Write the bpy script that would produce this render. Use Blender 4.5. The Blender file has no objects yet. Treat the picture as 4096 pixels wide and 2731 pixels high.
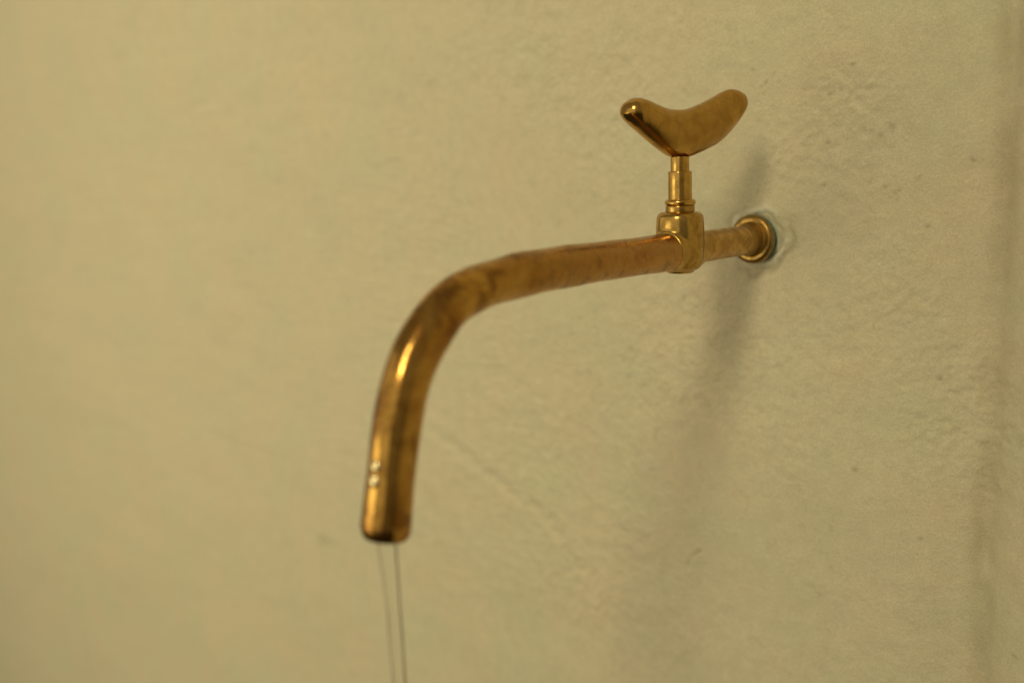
import bpy, bmesh, math
import numpy as np
from mathutils import Matrix, Vector

scene = bpy.context.scene
C = scene.collection
R = math.radians

# ------------------------------------------------------------------ camera
cam_data = bpy.data.cameras.new("camera")
cam = bpy.data.objects.new("camera", cam_data)
C.objects.link(cam)
rot = Matrix(((0.734327, -0.092319, 0.672489),
              (0.677950, 0.149187, -0.719810),
              (-0.033874, 0.984490, 0.172140)))
cam.matrix_world = Matrix.Translation((0.27337, -0.49010, 0.04288)) @ rot.to_4x4()
cam_data.lens = 35.0
cam_data.sensor_width = 36.0
cam_data.clip_start = 0.02
cam_data.clip_end = 50.0
cam_data.dof.use_dof = True
cam_data.dof.focus_distance = 0.488
cam_data.dof.aperture_fstop = 3.4
scene.camera = cam

# ------------------------------------------------------------------ room light
world = bpy.data.worlds.new("World")
scene.world = world
world.use_nodes = True
wn = world.node_tree.nodes
wl = world.node_tree.links
bg = wn["Background"]
tc = wn.new("ShaderNodeTexCoord")
sp = wn.new("ShaderNodeSeparateXYZ")
rp = wn.new("ShaderNodeValToRGB")
mr = wn.new("ShaderNodeMapRange")
wl.new(tc.outputs["Generated"], sp.inputs[0])
wl.new(sp.outputs["Z"], mr.inputs["Value"])
mr.inputs["From Min"].default_value = -1.0
mr.inputs["From Max"].default_value = 1.0
wl.new(mr.outputs["Result"], rp.inputs["Fac"])
rp.color_ramp.elements[0].position = 0.30          # floor side of the dim room
rp.color_ramp.elements[0].color = (0.030, 0.023, 0.012, 1)
rp.color_ramp.elements[1].position = 0.60
rp.color_ramp.elements[1].color = (0.225, 0.190, 0.115, 1)
wl.new(rp.outputs["Color"], bg.inputs["Color"])
bg.inputs["Strength"].default_value = 1.0


def area_lamp(name, loc, target, size, size_y, power, color, shape='RECTANGLE'):
    d = bpy.data.lights.new(name, 'AREA')
    d.shape = shape
    d.size = size
    d.size_y = size_y
    d.energy = power
    d.color = color
    o = bpy.data.objects.new(name, d)
    C.objects.link(o)
    o.location = loc
    o.rotation_euler = (Vector(target) - Vector(loc)).to_track_quat('-Z', 'Y').to_euler()
    return o


tall = area_lamp("tall_lamp", (0.42, -2.05, 1.60), (-0.72, 0, 0.0), 0.50, 0.95, 4.1, (1.0, 0.875, 0.57))
tall.data.spread = R(60)
area_lamp("low_lamp", (-0.95, -1.60, -0.36), (-0.1, 0, 0), 0.95, 0.95, 4.4, (1.0, 0.89, 0.60))
area_lamp("room_light", (-1.30, -1.50, 0.22), (-0.81, 0, 0.08), 5.0, 1.9, 12.2, (1.0, 0.905, 0.64))

scene.cycles.use_adaptive_sampling = False
scene.cycles.use_denoising = True

scene.view_settings.view_transform = 'Standard'
scene.view_settings.look = 'None'
scene.view_settings.exposure = 0.09
scene.view_settings.gamma = 1.0

# ------------------------------------------------------------------ helpers
def new_mat(name):
    m = bpy.data.materials.new(name)
    m.use_nodes = True
    nt = m.node_tree
    return m, nt, nt.nodes, nt.links, nt.nodes["Principled BSDF"]


def noise(nt, scale, detail=4.0, rough=0.55, vec=None, dist=0.0):
    n = nt.nodes.new("ShaderNodeTexNoise")
    n.inputs["Scale"].default_value = scale
    n.inputs["Detail"].default_value = detail
    n.inputs["Roughness"].default_value = rough
    n.inputs["Distortion"].default_value = dist
    if vec is not None:
        nt.links.new(vec, n.inputs["Vector"])
    return n


def ramp(nt, src, stops):
    r = nt.nodes.new("ShaderNodeValToRGB")
    els = r.color_ramp.elements
    els[0].position, els[0].color = stops[0][0], tuple(stops[0][1]) + (1,)
    els[1].position, els[1].color = stops[-1][0], tuple(stops[-1][1]) + (1,)
    for p, c in stops[1:-1]:
        e = els.new(p)
        e.color = tuple(c) + (1,)
    nt.links.new(src, r.inputs["Fac"])
    return r


def mix(nt, fac, a, b):
    m = nt.nodes.new("ShaderNodeMix")
    m.data_type = 'RGBA'
    for sock, v in ((m.inputs[0], fac), (m.inputs[6], a), (m.inputs[7], b)):
        if hasattr(v, "is_output"):
            nt.links.new(v, sock)
        elif isinstance(v, (int, float)):
            sock.default_value = v
        else:
            sock.default_value = tuple(v) + (1,)
    return m.outputs[2]


def maprange(nt, src, a, b, c=0.0, d=1.0, smooth=False):
    m = nt.nodes.new("ShaderNodeMapRange")
    if smooth:
        m.interpolation_type = 'SMOOTHSTEP'
    nt.links.new(src, m.inputs["Value"])
    m.inputs["From Min"].default_value = a
    m.inputs["From Max"].default_value = b
    m.inputs["To Min"].default_value = c
    m.inputs["To Max"].default_value = d
    return m.outputs["Result"]


def math_node(nt, op, a, b):
    m = nt.nodes.new("ShaderNodeMath")
    m.operation = op
    for i, v in enumerate((a, b)):
        if hasattr(v, "is_output"):
            nt.links.new(v, m.inputs[i])
        else:
            m.inputs[i].default_value = v
    return m.outputs[0]


def mesh_obj(name, verts, faces, mat, parent=None, smooth=True):
    me = bpy.data.meshes.new(name)
    me.from_pydata([tuple(v) for v in verts], [], faces)
    me.materials.append(mat)
    if smooth:
        me.polygons.foreach_set("use_smooth", [True] * len(me.polygons))
    me.update()
    o = bpy.data.objects.new(name, me)
    C.objects.link(o)
    if parent is not None:
        o.parent = parent
    return o


def rings_to_mesh(rings, cap_start=True, cap_end=True):
    """rings: list of equal-length closed loops -> verts, quad faces"""
    n = len(rings[0])
    verts = [p for r in rings for p in r]
    faces = []
    for i in range(len(rings) - 1):
        for j in range(n):
            a, b = i * n + j, i * n + (j + 1) % n
            faces.append((a, b, b + n, a + n))
    if cap_start:
        faces.append(tuple(reversed(range(n))))
    if cap_end:
        k = (len(rings) - 1) * n
        faces.append(tuple(range(k, k + n)))
    return verts, faces


def lathe(profile, centre, axis, n=72, wob=0.0, seed=0):
    """profile: (radius, height) in mm; axis 'Z' up or 'Y' out of the wall (-Y)"""
    rng = np.random.RandomState(seed)
    ph = rng.uniform(0, 6.28, 4)
    rings = []
    for r, h in profile:
        loop = []
        for j in range(n):
            a = 2 * math.pi * j / n
            rr = r * (1 + wob * (math.sin(2 * a + ph[0] + h * .1) + .6 * math.sin(3 * a + ph[1]) + .4 * math.sin(5 * a + ph[2])))
            x, y = rr * math.cos(a) / 1000, rr * math.sin(a) / 1000
            if axis == 'Z':
                loop.append((centre[0] + x, centre[1] + y, centre[2] + h / 1000))
            else:
                loop.append((centre[0] + x, centre[1] - h / 1000, centre[2] + y))
        rings.append(loop)
    return rings_to_mesh(rings)


def edge(r0, h0, r1, h1, f, n=5):
    """points of a rounded corner that goes from the side (r0 at h0) to the top (r1 at h1)"""
    pts = []
    for k in range(n + 1):
        a = math.pi / 2 * k / n
        pts.append((r0 - f + f * math.cos(a), h1 - f * (1 if h1 > h0 else -1) + f * math.sin(a) * (1 if h1 > h0 else -1)))
    return pts


def disc_profile(r, z0, z1, f):
    lo = [(p[0], z0 + z1 - p[1]) for p in edge(r, z0, r, z1, f)][::-1]
    return [(max(r - f - .01, .05) * 0.5, z0)] + lo + edge(r, z0, r, z1, f) + [(max(r - f - .01, .05) * 0.5, z1)]


# value noise on arrays --------------------------------------------------
def vnoise(x, y, seed):
    rng = np.random.RandomState(seed)
    T = rng.uniform(-1, 1, (256, 256))
    xi = np.floor(x).astype(int)
    yi = np.floor(y).astype(int)
    fx = x - xi
    fy = y - yi
    fx = fx * fx * fx * (fx * (fx * 6 - 15) + 10)
    fy = fy * fy * fy * (fy * (fy * 6 - 15) + 10)
    a = T[xi % 256, yi % 256]
    b = T[(xi + 1) % 256, yi % 256]
    c = T[xi % 256, (yi + 1) % 256]
    d = T[(xi + 1) % 256, (yi + 1) % 256]
    return (a * (1 - fx) + b * fx) * (1 - fy) + (c * (1 - fx) + d * fx) * fy


def fbm(x, y, scale, octaves, seed, gain=0.5):
    s = 0
    amp = 1.0
    for k in range(octaves):
        ang = 0.6 + k * 1.1
        u = (x * math.cos(ang) - y * math.sin(ang)) / scale * 2 ** k
        v = (x * math.sin(ang) + y * math.cos(ang)) / scale * 2 ** k
        s = s + amp * vnoise(u + 37.3 * k, v + 11.7 * k, seed + k)
        amp *= gain
    return s


# ------------------------------------------------------------------ wall
def axis_points(lo, dense_lo, dense_hi, hi, step):
    mid = list(np.arange(dense_lo, dense_hi, step))
    left = []
    x, s = dense_lo, step
    while x > lo:
        s *= 1.035
        x -= s
        left.append(x)
    right = []
    x, s = mid[-1], step
    while x < hi:
        s *= 1.05
        x += s
        right.append(x)
    return np.array(left[::-1] + mid + right)


GX = axis_points(-4200, -150, 155, 700, 0.8)       # millimetres
GZ = axis_points(-1700, -225, 118, 1200, 0.8)
X, Zz = np.meshgrid(GX, GZ, indexing='ij')
H = np.zeros_like(X)                               # relief, positive = out of the wall
G = np.zeros_like(X)                               # mask of dirt marks and painted crease shade
patch = np.clip(0.62 + 0.6 * fbm(X, Zz, 70, 3, 5), 0.12, 1.4)     # rougher and smoother trowelled areas
H += 1.5 * fbm(X, Zz, 170, 2, 21)
H += 0.55 * fbm(X, Zz, 38, 3, 31)
H += 0.20 * patch * fbm(X, Zz * 1.15, 9, 3, 41, 0.6)
H += 0.27 * patch * fbm(X, Zz, 3.4, 2, 51)
# low trowel ridges
rid = fbm(X * 0.6 + Zz * 0.5, Zz * 1.3 - X * .4, 30, 2, 61)
H += 0.09 * np.exp(-(rid / 0.05) ** 2) * np.clip(fbm(X, Zz, 60, 2, 71), 0, 1)
# corner crease with a second wall face turning towards the room
crease = 126 + 1.2 * fbm(Zz, Zz * 0 + 3.3, 110, 2, 81) + 0.6 * fbm(Zz, Zz * 0 + 9.3, 22, 2, 83)
t = X - crease
soft = 9.0
H += 0.60 * 0.5 * (t + np.sqrt(t * t + soft * soft))
H -= 6.0 * np.exp(-(t / np.where(t < 0, 30.0, 16.0)) ** 2)
H -= 3.0 * np.exp(-(t / 6.0) ** 2) * np.clip(0.9 + 0.5 * fbm(X, Zz, 40, 2, 91), 0.1, 1.6)
H += 0.6 * np.exp(-((t - 15) / 9.0) ** 2) * np.clip(fbm(X, Zz, 45, 2, 95) + .3, 0, 1.5)
G += 0.22 * np.exp(-(t / 6.5) ** 2) * np.clip(0.9 + 0.5 * fbm(X, Zz, 18, 3, 97), 0, 1.5)  # shade of the crease painted into the colour mask


def seg_dist(px, pz, a, b):
    ax, az = a
    bx, bz = b
    dx, dz = bx - ax, bz - az
    L = dx * dx + dz * dz + 1e-9
    u = np.clip(((px - ax) * dx + (pz - az) * dz) / L, 0, 1)
    return np.hypot(px - ax - u * dx, pz - az - u * dz)


wob1 = 0.9 * fbm(X, Zz, 5, 2, 101)
wob2 = 0.9 * fbm(X, Zz, 5, 2, 103)


def gouge(pts, depth, width, dirt=0.0, lip=0.4, broken=0.0):
    d = np.full_like(X, 1e9)
    for a, b in zip(pts[:-1], pts[1:]):
        d = np.minimum(d, seg_dist(X + wob1, Zz + wob2, a, b))
    m = np.exp(-(d / width) ** 2)
    if broken:
        m = m * np.clip(0.6 + broken * fbm(X, Zz, 7, 2, 107), 0, 1.3)
    global H, G
    H -= depth * m
    H += depth * lip * np.exp(-((d - 2.1 * width) / width) ** 2)
    G += dirt * m


def pit(p, depth, width, dirt):
    global H, G
    d = np.hypot(X + wob1 - p[0], (Zz + wob2 - p[1]) * 1.15)
    m = np.exp(-(d / width) ** 2)
    H -= depth * m
    H += depth * 0.3 * np.exp(-((d - 2.2 * width) / width) ** 2)
    G += dirt * m


for p in [(-3.4, 89.8), (-0.8, 86.2), (6.1, 87.8), (4.4, 82.4), (3.2, 76.9), (11.9, 81.8), (9.5, 86), (15, 84.5), (1.5, 80.5),
          (43.3, 75.4), (41.0, 74.1), (46.7, 75.8), (16.9, 80.3), (63, 54.7), (67.4, 52.4), (51.8, 55.2), (55, 53),
          (38.4, 28.4), (70.4, 26.9), (74.8, 23.1), (77.4, 24.7), (76.6, 20.5), (72.6, 21.5), (84.4, 24.7), (86.3, 29.9),
          (1.1, 27.7), (-4.2, 20.8), (0.5, 24.6), (53.2, 86.9), (106.8, 93.6), (110.1, 38.5), (40.4, 49.3), (92, 8.0),
          (-195, -200.1), (144.3, -193.7), (101, -66), (95, -150), (60, -120)]:
    k = abs(math.sin(p[0] * 12.9 + p[1] * 7.3))
    pit(p, 0.10 + 0.22 * k, 0.7 + 0.6 * k, 0.14 + 0.26 * k)
prng = np.random.RandomState(77)
for _ in range(70):
    ca, cb = ((22, 66), (60, 35), (75, -30))[prng.randint(3)]
    pit((ca + prng.normal(0, 26), cb + prng.normal(0, 24)), 0.08 + 0.16 * prng.rand(), 0.5 + 0.5 * prng.rand(), 0.06 + 0.20 * prng.rand() ** 2)
pit((-414.1, -271.9), 0.8, 5.0, 0.55)
gouge([(71.2, 57.4), (73.4, 55.0), (73.9, 51.7), (72.5, 49.0)], 0.35, 0.8, 0.4, broken=.6)
gouge([(-45.0, -203.6), (-43.4, -197.5), (-40.9, -192.7), (-34.8, -188.4)], 0.5, 1.3, 0.22, 0.35, .5)
gouge([(69.1, -41.1), (74.6, -37.6), (81.0, -32.1), (87.2, -25.8)], 0.18, 1.5, 0.10, 0.5, .9)
gouge([(27.9, 77.2), (46.7, 76.9), (64.6, 74.9), (77.5, 72.9), (89.8, 73.6)], 0.12, 1.1, 0.10, 0.5, .9)
gouge([(-266.5, -150.6), (-248.1, -157.6), (-217.2, -170.4), (-187.8, -182.5), (-163.6, -188.5), (-144.5, -201.4)], 0.65, 4.2, 0.05, 0.6, 0.9)
gouge([(-120, -206), (-95, -200), (-78, -206)], 0.3, 2.6, 0.04, 0.6, .8)
# hand-filled plaster collar round the flange: a pale raised ring, then a broken groove
rr = np.hypot(X, Zz)
an = np.arctan2(Zz, X)
rw = rr + 2.4 * fbm(X, Zz, 11, 3, 111)
H += 0.9 * np.exp(-((rw - 16.0) / 2.0) ** 2) * np.clip(0.6 + fbm(X, Zz, 7, 3, 131), 0, 1.3)
H -= 0.7 * np.exp(-((rw - 12.8) / 1.0) ** 2)
arc = np.clip(np.cos(an - R(-48)) * 1.5 - 0.15, 0, 1)
H -= 1.25 * np.exp(-((rw - 20.0) / 1.7) ** 2) * arc
G += 0.30 * np.exp(-((rw - 20.0) / 1.4) ** 2) * arc
arc2 = np.clip(np.cos(an - R(140)) * 1.5 - 0.55, 0, 1)
H -= 0.6 * np.exp(-((rw - 18.5) / 1.1) ** 2) * arc2
G += 0.22 * np.exp(-((rw - 18.5) / 1.0) ** 2) * arc2
G += 0.25 * np.exp(-((rr - 13.4) / 0.7) ** 2) * np.clip(.5 + fbm(X, Zz, 6, 2, 113), 0, 1)
F = np.exp(-((rw - 15.6) / 2.4) ** 2) * np.clip((0.25 + fbm(X, Zz, 7, 3, 131)) * 4, 0, 1)
# keep the sheet out of the flange
H = np.where(rr < 11.5, np.minimum(H, 0.2), H)
G += 0.18 * np.clip(fbm(X, Zz, 6, 3, 121) - 0.55, 0, 1) * np.clip(fbm(X, Zz, 60, 2, 125) + .2, 0, 1)

nx, nz = X.shape
co = np.stack([X, -H, Zz], axis=-1).reshape(-1, 3) / 1000.0
ii = np.arange(nx * nz).reshape(nx, nz)
q = np.stack([ii[:-1, :-1], ii[1:, :-1], ii[1:, 1:], ii[:-1, 1:]], axis=-1).reshape(-1, 4)
me = bpy.data.meshes.new("wall")
me.vertices.add(len(co))
me.vertices.foreach_set("co", co.astype(np.float32).ravel())
me.loops.add(q.size)
me.loops.foreach_set("vertex_index", q.astype(np.int32).ravel())
me.polygons.add(len(q))
me.polygons.foreach_set("loop_start", np.arange(0, q.size, 4, dtype=np.int32))
me.polygons.foreach_set("loop_total", np.full(len(q), 4, dtype=np.int32))
me.polygons.foreach_set("use_smooth", np.ones(len(q), dtype=bool))
me.update(calc_edges=True)
at = me.attributes.new("grime_and_shade", 'FLOAT', 'POINT')
at.data.foreach_set("value", np.clip(G, 0, 1).astype(np.float32).ravel())
at = me.attributes.new("fresh", 'FLOAT', 'POINT')
at.data.foreach_set("value", np.clip(F, 0, 1).astype(np.float32).ravel())
wall = bpy.data.objects.new("wall", me)
C.objects.link(wall)
wall["kind"] = "structure"
wall["label"] = "cream painted hand trowelled plaster wall with pits, scratches and a crease at its right end"

m, nt, N, L, bs = new_mat("painted_plaster")
tcn = N.new("ShaderNodeTexCoord")
n1 = noise(nt, 14, 4, 0.6, tcn.outputs["Object"])
n2 = noise(nt, 120, 3, 0.6, tcn.outputs["Object"])
n3 = noise(nt, 1000, 3, 0.75, tcn.outputs["Object"])
c1 = ramp(nt, n1.outputs["Fac"], [(0.32, (0.645, 0.606, 0.412)), (0.5, (0.668, 0.602, 0.414)), (0.68, (0.692, 0.600, 0.412))])
c2 = ramp(nt, n2.outputs["Fac"], [(0.3, (0.93, 0.93, 0.92)), (0.65, (1.0, 1.0, 1.0))])
c3 = ramp(nt, n3.outputs["Fac"], [(0.3, (0.85, 0.85, 0.84)), (0.7, (1.09, 1.09, 1.09))])
mm = N.new("ShaderNodeMix")
mm.data_type = 'RGBA'
mm.blend_type = 'MULTIPLY'
mm.inputs[0].default_value = 1.0
L.new(c1.outputs["Color"], mm.inputs[6])
L.new(c2.outputs["Color"], mm.inputs[7])
m3 = N.new("ShaderNodeMix")
m3.data_type = 'RGBA'
m3.blend_type = 'MULTIPLY'
m3.inputs[0].default_value = 1.0
L.new(mm.outputs[2], m3.inputs[6])
L.new(c3.outputs["Color"], m3.inputs[7])
ga = N.new("ShaderNodeAttribute")
ga.attribute_name = "grime_and_shade"
fa = N.new("ShaderNodeAttribute")
fa.attribute_name = "fresh"
wcol = mix(nt, math_node(nt, 'MULTIPLY', fa.outputs["Fac"], 0.85), m3.outputs[2], (0.73, 0.70, 0.55))
L.new(mix(nt, ga.outputs["Fac"], wcol, (0.17, 0.13, 0.055)), bs.inputs["Base Color"])
bs.inputs["Roughness"].default_value = 0.72
bs.inputs["Specular IOR Level"].default_value = 0.25
bp = N.new("ShaderNodeBump")
bp.inputs["Strength"].default_value = 1.0
bp.inputs["Distance"].default_value = 0.0004
nb = noise(nt, 650, 4, 0.65, tcn.outputs["Object"])
L.new(nb.outputs["Fac"], bp.inputs["Height"])
L.new(bp.outputs["Normal"], bs.inputs["Normal"])
me.materials.append(m)


# ------------------------------------------------------------------ metals
def brass(name, light, dark, rough_lo, rough_hi, scale=160, spots=0.5, bump=0.25):
    m, nt, N, L, bs = new_mat(name)
    tcn = N.new("ShaderNodeTexCoord")
    ob = tcn.outputs["Object"]
    a = noise(nt, scale, 5, 0.62, ob, 0.6)
    b = noise(nt, scale * 5, 3, 0.6, ob)
    f = ramp(nt, a.outputs["Fac"], [(0.36, (0, 0, 0)), (0.66, (1, 1, 1))])
    col = mix(nt, f.outputs["Color"], dark, light)
    sp_ = ramp(nt, b.outputs["Fac"], [(0.62, (0, 0, 0)), (0.72, (1, 1, 1))])
    sf = math_node(nt, 'MULTIPLY', sp_.outputs["Color"], spots)
    col = mix(nt, sf, col, tuple(0.35 * v for v in dark))
    L.new(col, bs.inputs["Base Color"])
    bs.inputs["Metallic"].default_value = 1.0
    L.new(maprange(nt, a.outputs["Fac"], 0.35, 0.65, rough_hi, rough_lo), bs.inputs["Roughness"])
    bpn = N.new("ShaderNodeBump")
    bpn.inputs["Strength"].default_value = bump
    bpn.inputs["Distance"].default_value = 0.0002
    L.new(noise(nt, scale * 2.2, 4, 0.55, ob).outputs["Fac"], bpn.inputs["Height"])
    L.new(bpn.outputs["Normal"], bs.inputs["Normal"])
    return m, nt, N, L, bs, col, ob


brass_polished = brass("polished_brass", (0.56, 0.335, 0.088), (0.42, 0.235, 0.058), 0.13, 0.26, 150, 0.25, 0.12)[0]
brass_stem = brass("turned_brass", (0.66, 0.415, 0.115), (0.46, 0.27, 0.068), 0.12, 0.24, 220, 0.4, 0.12)[0]
brass_body = brass("cast_brass", (0.60, 0.38, 0.105), (0.38, 0.225, 0.058), 0.14, 0.30, 170, 0.4, 0.3)[0]
brass_dull = brass("dull_brass", (0.62, 0.385, 0.115), (0.40, 0.225, 0.06), 0.22, 0.38, 150, 0.4, 0.3)[0]

# flange: brass with blue-green verdigris creeping in at the wall
m, nt, N, L, bs, col, ob = brass("brass_with_verdigris", (0.46, 0.285, 0.082), (0.24, 0.14, 0.038), 0.26, 0.44, 170, 0.4, 0.25)
sx = N.new("ShaderNodeSeparateXYZ")
L.new(ob, sx.inputs[0])
near = maprange(nt, sx.outputs["Y"], -0.0046, -0.0022)
nn = noise(nt, 420, 4, 0.6, ob)
side = maprange(nt, math_node(nt, 'ADD', sx.outputs["X"], math_node(nt, 'MULTIPLY', sx.outputs["Z"], 0.35)), -0.006, 0.006)
v = math_node(nt, 'MULTIPLY', math_node(nt, 'MULTIPLY', near, side), maprange(nt, nn.outputs["Fac"], 0.30, 0.48))
L.new(mix(nt, v, col, (0.045, 0.17, 0.17)), bs.inputs["Base Color"])
L.new(math_node(nt, 'SUBTRACT', 1.0, v), bs.inputs["Metallic"])
brass_flange = m

# spout: reddish worn copper next to the valve, golden and shinier towards the outlet
m, nt, N, L, bs = new_mat("tarnished_copper")
tcn = N.new("ShaderNodeTexCoord")
ob = tcn.outputs["Object"]
sx = N.new("ShaderNodeSeparateXYZ")
L.new(ob, sx.inputs[0])
blot = noise(nt, 62, 5, 0.62, ob, 0.8)
fine = noise(nt, 420, 4, 0.65, ob, 0.4)
along = maprange(nt, math_node(nt, 'ADD', sx.outputs["Y"], math_node(nt, 'MULTIPLY', math_node(nt, 'SUBTRACT', blot.outputs["Fac"], 0.5), 0.11)),
                 -0.215, -0.125, 0, 1, True)
gold = mix(nt, maprange(nt, blot.outputs["Fac"], 0.36, 0.64), (0.37, 0.175, 0.038), (0.58, 0.335, 0.078))
red = mix(nt, maprange(nt, blot.outputs["Fac"], 0.38, 0.66), (0.52, 0.285, 0.085), (0.42, 0.190, 0.054))
pat = noise(nt, 80, 6, 0.70, ob, 0.25)
gold = mix(nt, math_node(nt, 'MULTIPLY', maprange(nt, pat.outputs["Fac"], 0.49, 0.60), 0.70), gold, (0.19, 0.078, 0.021))
red = mix(nt, math_node(nt, 'MULTIPLY', maprange(nt, pat.outputs["Fac"], 0.52, 0.64), 0.7), red, (0.50, 0.30, 0.10))
red = mix(nt, math_node(nt, 'MULTIPLY', maprange(nt, pat.outputs["Fac"], 0.44, 0.34), 0.6), red, (0.20, 0.095, 0.035))
base = mix(nt, along, gold, red)
base = mix(nt, math_node(nt, 'MULTIPLY', maprange(nt, fine.outputs["Fac"], 0.56, 0.70), 0.30), base, (0.20, 0.105, 0.04))
base = mix(nt, math_node(nt, 'MULTIPLY', math_node(nt, 'MULTIPLY', maprange(nt, fine.outputs["Fac"], 0.46, 0.34), along), 0.16), base, (0.66, 0.50, 0.33))
# scale spots on the underside
sc_ = noise(nt, 150, 4, 0.6, ob)
under = maprange(nt, sx.outputs["Z"], -0.001, -0.008)
base = mix(nt, math_node(nt, 'MULTIPLY', math_node(nt, 'MULTIPLY', maprange(nt, sc_.outputs["Fac"], 0.56, 0.64), under), math_node(nt, 'MULTIPLY', along, 0.85)), base, (0.10, 0.075, 0.045))
L.new(base, bs.inputs["Base Color"])
bs.inputs["Metallic"].default_value = 1.0
rg = maprange(nt, along, 0, 1, 0.14, 0.25)
rg = math_node(nt, 'ADD', rg, maprange(nt, blot.outputs["Fac"], 0.35, 0.65, 0.10, -0.06))
rg = math_node(nt, 'ADD', rg, maprange(nt, pat.outputs["Fac"], 0.48, 0.62, 0.0, 0.12))
L.new(rg, bs.inputs["Roughness"])
bpn = N.new("ShaderNodeBump")
bpn.inputs["Strength"].default_value = 0.05
bpn.inputs["Distance"].default_value = 0.00025
L.new(noise(nt, 260, 4, 0.6, ob).outputs["Fac"], bpn.inputs["Height"])
L.new(bpn.outputs["Normal"], bs.inputs["Normal"])
copper = m

m, nt, N, L, bs = new_mat("glint_metal")  # bright metal for the added bead that makes the glint
bs.inputs["Base Color"].default_value = (0.85, 0.70, 0.38, 1)
bs.inputs["Metallic"].default_value = 1.0
bs.inputs["Roughness"].default_value = 0.22
glint_mat = m

m, nt, N, L, bs = new_mat("wet_pipe_bore")
bs.inputs["Base Color"].default_value = (0.10, 0.055, 0.02, 1)
bs.inputs["Metallic"].default_value = 1.0
bs.inputs["Roughness"].default_value = 0.4
bore_mat = m

m, nt, N, L, bs = new_mat("clear_water")
bs.inputs["Base Color"].default_value = (1, 1, 1, 1)
bs.inputs["Transmission Weight"].default_value = 1.0
bs.inputs["IOR"].default_value = 1.333
bs.inputs["Roughness"].default_value = 0.0
water_mat = m

# ------------------------------------------------------------------ faucet
TY = -0.0737                                     # valve axis, metres out from the wall
faucet = bpy.data.objects.new("wall_faucet", None)
faucet.empty_display_size = 0.02
C.objects.link(faucet)
faucet["label"] = "old brass wall faucet with a curved spout and bird shaped lever handle"
faucet["category"] = "faucet"

# flange against the plaster: round bead, hollow, flare to the supply pipe
prof = [(5.0, -1.5), (12.2, -1.5), (12.9, 0.0)]
for k in range(9):
    a = R(-60 + 150 * k / 8)
    prof.append((10.6 + 2.7 * math.cos(a), 2.9 + 3.0 * math.sin(a)))
prof += [(9.5, 5.75), (9.0, 6.1), (8.65, 7.0), (8.4, 8.6), (8.3, 10.5), (8.15, 13.0), (8.0, 15.5), (7.8, 16.8), (3, 16.8)]
v_, f_ = lathe(prof, (0, 0, 0), 'Y', 96, 0.006, 3)
mesh_obj("flange", v_, f_, brass_flange, faucet)

# supply pipe between flange and valve
prof = [(3.0, 12.0)] + [(7.85 + 0.10 * math.sin(k * .9), 12.0 + k * 4) for k in range(15)] + [(3.0, 68.0)]
v_, f_ = lathe(prof, (0, 0, 0), 'Y', 72, 0.006, 5)
mesh_obj("supply_pipe", v_, f_, brass_dull, faucet)

# cast valve body: upright barrel with a cross barrel, melted together
bm_v, bm_f = [], []


def add_shell(vf):
    o = len(bm_v)
    bm_v.extend(vf[0])
    bm_f.extend([tuple(i + o for i in f) for f in vf[1]])


bodyp = [(3, -11.4), (6.2, -11.4), (6.7, -11.0), (6.7, -10.2)] + [(p[0], -p[1]) for p in edge(11.2, 0, 11.2, 10.2, 5.2)][::-1] + [(11.75, 2), (11.9, 8), (11.8, 12)] + edge(11.6, 0, 11.6, 18.7, 3.4) + [(3, 18.7)]
add_shell(lathe(bodyp, (0, TY, 0), 'Z', 96, 0.011, 17))
add_shell(lathe(disc_profile(9.0, 59.2, 70.0, 1.4), (0, 0, 0), 'Y', 64))
add_shell(lathe(disc_profile(9.85, 61.2, 86.2, 0.8), (0, 0, 0), 'Y', 64))
body = mesh_obj("valve_body", bm_v, bm_f, brass_body, faucet)
rm = body.modifiers.new("remesh", 'REMESH')
rm.mode = 'VOXEL'
rm.voxel_size = 0.00042
rm.use_smooth_shade = True
sm = body.modifiers.new("smooth", 'SMOOTH')
sm.factor = 0.5
sm.iterations = 26

prof = disc_profile(7.1, 18.4, 21.7, 0.5)
v_, f_ = lathe(prof, (0, TY, 0), 'Z', 72)
mesh_obj("washer", v_, f_, brass_body, faucet)
prof = [(3.5, 21.6), (6.4, 21.6)] + [(6.3 + 1.25 * math.cos(R(-90 + 180 * k / 10)), 23.15 + 1.55 * math.sin(R(-90 + 180 * k / 10))) for k in range(11)] + [(3.5, 24.75)]
v_, f_ = lathe(prof, (0, TY, 0), 'Z', 72)
mesh_obj("gland_nut", v_, f_, brass_stem, faucet)
prof = [(3, 24.2)] + [(5.9, 24.2), (5.9, 24.6), (5.85, 25.2), (5.8, 30), (5.8, 34)] + edge(5.8, 30, 5.8, 38.2, 0.5) + [(4.55, 38.25), (4.55, 41)] + edge(4.55, 40, 4.55, 45.2, 0.3) + [(2, 45.2)]
v_, f_ = lathe(prof, (0, TY, 0), 'Z', 72, 0.004, 9)
mesh_obj("valve_stem", v_, f_, brass_stem, faucet)

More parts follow.
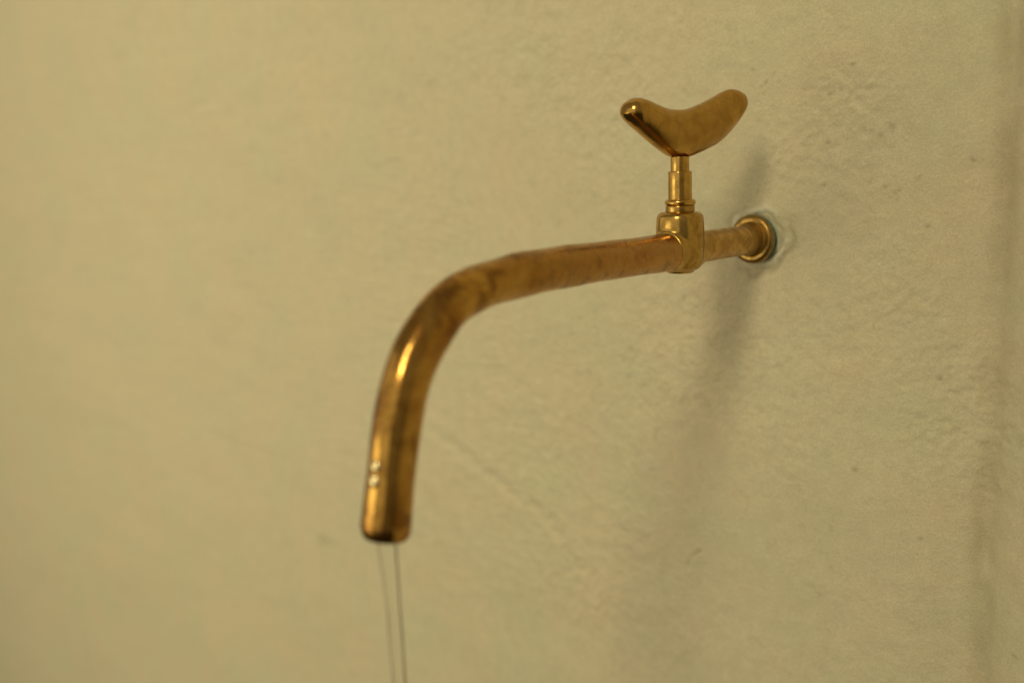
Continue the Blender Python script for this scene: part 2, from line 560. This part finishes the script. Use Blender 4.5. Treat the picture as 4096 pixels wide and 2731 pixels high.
# lever handle: two unequal upswept arms and a keel over the stem
top = [(-34.7, 65.5), (-33.3, 69.3), (-30.5, 71.8), (-26.5, 72.9), (-22.5, 72.3), (-16, 70.2), (-10.8, 68.5), (-3, 67.5), (3.8, 67.7),
       (12, 69.8), (21.5, 73.3), (28, 76.0), (33, 77.2), (38, 76.2), (41.3, 73.9), (42.7, 70.5)]
bot = [(-34.7, 65.5), (-33.0, 63.0), (-30, 60.4), (-24, 56.2), (-18.8, 52.6), (-12, 48.3), (-6.6, 45.4), (0, 44.4), (6.3, 45.0),
       (12, 46.6), (18, 48.6), (24.3, 51.2), (30, 54.9), (35, 59.2), (38.7, 63.3), (41.5, 67.2), (42.7, 70.5)]
thick = [(-34.7, 7.0), (-24, 8.2), (-10, 9.0), (0, 8.6), (12, 8.4), (25, 7.6), (42.7, 6.2)]


def interp_smooth(pts, s):
    xs = np.array([p[0] for p in pts])
    ys = np.array([p[1] for p in pts])
    d = np.gradient(ys, xs)
    i = np.clip(np.searchsorted(xs, s) - 1, 0, len(xs) - 2)
    h = xs[i + 1] - xs[i]
    u = (s - xs[i]) / h
    return ((2 * u**3 - 3 * u**2 + 1) * ys[i] + (u**3 - 2 * u**2 + u) * h * d[i] + (-2 * u**3 + 3 * u**2) * ys[i + 1] + (u**3 - u**2) * h * d[i + 1])


rings = []
ns, nr = 110, 56
for k in range(ns + 1):
    u = -math.cos(math.pi * k / ns)
    u = max(-0.9995, min(0.9995, u))
    s0 = 4.0 + 38.7 * u
    s = s0
    zt, zb = float(interp_smooth(top, s)), float(interp_smooth(bot, s))
    b = float(interp_smooth(thick, s))
    tip = min(s + 34.7, 42.7 - s)
    b *= math.sqrt(max(0.0, 1 - max(0.0, 1 - tip / 7.5) ** 2.2))
    loop = []
    for j in range(nr):
        a = 2 * math.pi * j / nr
        ca, sa = math.cos(a), math.sin(a)
        w = b * math.copysign(abs(ca) ** 0.92, ca)
        if sa < 0:
            w *= 1 - 0.30 * sa * sa               # narrower towards the keel
        z = (zt + zb) / 2 + (zt - zb) / 2 * math.copysign(abs(sa) ** 0.95, sa)
        loop.append((w / 1000, 0.965 * s / 1000, z / 1000))
    rings.append(loop)
v_, f_ = rings_to_mesh(rings)
ph = R(18)
v_ = [(x * math.cos(ph) + y * math.sin(ph), TY - x * math.sin(ph) + y * math.cos(ph), z) for x, y, z in v_]
mesh_obj("lever_handle", v_, f_, brass_polished, faucet)

# spout: hand-bent tube in the plane of the valve
path = [(-70, 0), (-100, 0), (-131, 0), (-162, -0.1), (-184, -0.4), (-198.8, -1.2), (-217.3, -3.0), (-234.6, -9.0), (-243.7, -16.9),
        (-249.3, -22.8), (-254.3, -30.9), (-258.7, -41.4), (-261.7, -53), (-264.3, -65), (-266.6, -76), (-268.5, -86.0)]
P = np.array(path, float)
dist = np.concatenate([[0], np.cumsum(np.hypot(*np.diff(P, axis=0).T))])
tt = np.linspace(0, dist[-1], 190)
cy = np.array([interp_smooth(list(zip(dist, P[:, 0])), t_) for t_ in tt])
cz = np.array([interp_smooth(list(zip(dist, P[:, 1])), t_) for t_ in tt])
for _ in range(14):                                # relax the fitted points
    cy[1:-1] = 0.25 * cy[:-2] + 0.5 * cy[1:-1] + 0.25 * cy[2:]
    cz[1:-1] = 0.25 * cz[:-2] + 0.5 * cz[1:-1] + 0.25 * cz[2:]
ty, tz = np.gradient(cy), np.gradient(cz)
ln = np.hypot(ty, tz)
ty, tz = ty / ln, tz / ln
nr = 64
rings = []


def ring(i, r_of, shift=0.0):
    loop = []
    for j in range(nr):
        a = 2 * math.pi * j / nr
        r = r_of(a)
        nx_, no = math.cos(a), math.sin(a)         # no: towards the outside of the bend
        oy, oz = tz[i], -ty[i]                     # in-plane normal, outer side of the bend
        loop.append((r * nx_ / 1000, (cy[i] + ty[i] * shift + r * no * oy) / 1000, (cz[i] + tz[i] * shift + r * no * oz) / 1000))
    return loop


bend = np.clip(np.hypot(np.gradient(ty), np.gradient(tz)) * 30, 0, 1)
for i in range(len(tt)):
    def r_of(a, i=i):
        s = tt[i]
        r = 9.05 + 0.28 * min(1.0, max(0.0, (s - 100) / 40)) + 0.15 * math.sin(s * 0.07 + 1) + 0.10 * math.sin(s * 0.19 + a * 2) + 0.05 * math.sin(3 * a + s * 0.05)
        r *= 1 - 0.035 * bend[i] * abs(math.sin(a)) ** 2 + 0.02 * bend[i] * abs(math.cos(a)) ** 2
        r += 0.26 * math.sin(s * 0.043 + 2.0 + 1.3 * math.sin(a))
        r += 0.35 * math.exp(-((s - 121) / 7.0) ** 2) * max(0, math.sin(a)) - 0.25 * math.exp(-((s - 136) / 8.0) ** 2) * max(0, math.sin(a))
        return r
    rings.append(ring(i, r_of))
last = len(tt) - 1
for rr_, sh in ((9.25, 0.6), (9.1, 1.4), (8.75, 2.4), (8.2, 3.3), (7.5, 3.95), (6.9, 4.1), (6.45, 3.8), (6.22, 2.8), (6.2, 0.5)):
    rings.append(ring(last, lambda a, rr_=rr_: rr_, sh))   # rolled outlet lip
v_, f_ = rings_to_mesh(rings, True, False)
spout = mesh_obj("spout", v_, f_, copper, faucet)
# inner bore, seen only from below
rings = [ring(last, lambda a: 6.22, 0.6)] + [ring(last - k, lambda a: 6.2) for k in (2, 8, 16, 24)]
v_, f_ = rings_to_mesh(rings, False, True)
mesh_obj("bore", v_, f_, bore_mat, spout)

# two-lobed bead added to make a glint on the outer face above the outlet
bead_v, bead_f = [], []
for zc, rb in ((-63.0, 2.2), (-67.6, 2.35)):
    k0 = int(np.argmin(np.abs(cz - zc)))
    c_ = Vector((0.09, -0.98, 0.14)).normalized()
    ctr = Vector((0, cy[k0], cz[k0])) + c_ * 9.0
    ctr.x += 0.5
    side_ = c_.cross(Vector((0, 0, 1))).normalized()
    up_ = side_.cross(c_)
    loops = []
    for a1 in range(1, 12):
        th = math.pi * a1 / 12
        loops.append([tuple((ctr + side_ * rb * math.sin(th) * math.cos(2 * math.pi * b_ / 24) + up_ * rb * 1.1 * math.sin(th) * math.sin(2 * math.pi * b_ / 24)
                             + c_ * 1.25 * math.cos(th)) / 1000) for b_ in range(24)])
    vv, ff = rings_to_mesh(loops)
    o0 = len(bead_v)
    bead_v += vv
    bead_f += [tuple(q_ + o0 for q_ in f) for f in ff]
mesh_obj("glint_bead", bead_v, bead_f, glint_mat, spout)

# ------------------------------------------------------------------ water
# a clear column drawn together as it falls
rings = []
zs = np.concatenate([np.linspace(-85, -160, 60), np.linspace(-163, -520, 90)])
for z in zs:
    yl = float(np.interp(-z, [85, 92, 105, 120, 147, 200, 520], [-272.9, -272.3, -270.8, -269.7, -269.0, -268.5, -267.6]))
    yr = float(np.interp(-z, [85, 93, 119, 149, 200, 520], [-265.6, -265.4, -264.8, -264.3, -264.0, -263.6]))
    yl, yr = yl - 0.35, yr + 0.55
    ym, hw = (yl + yr) / 2, (yr - yl) / 2 * (1 + 0.025 * math.sin(z * 0.23))
    loop = [(0.85 * hw * math.cos(2 * math.pi * j / 48) / 1000, (ym + hw * math.sin(2 * math.pi * j / 48)) / 1000, z / 1000) for j in range(48)]
    rings.append(loop)
v_, f_ = rings_to_mesh(rings)
w = mesh_obj("water_stream", v_, f_, water_mat)
w["label"] = "thin clear stream of water falling from the open end of the spout"
w["category"] = "water"
for o_ in (w,):
    bm = bmesh.new()
    bm.from_mesh(o_.data)
    bmesh.ops.recalc_face_normals(bm, faces=bm.faces)
    bm.to_mesh(o_.data)
    bm.free()
for o_ in list(faucet.children) + list(spout.children):
    bm = bmesh.new()
    bm.from_mesh(o_.data)
    if o_.name != "bore":
        bmesh.ops.recalc_face_normals(bm, faces=bm.faces)
    bm.to_mesh(o_.data)
    bm.free()
    if o_.name not in ("lever_handle", "spout", "bore", "valve_body", "glint_bead"):
        # crisp turned edges, smooth rounds
        o_.data.set_sharp_from_angle(angle=R(38))
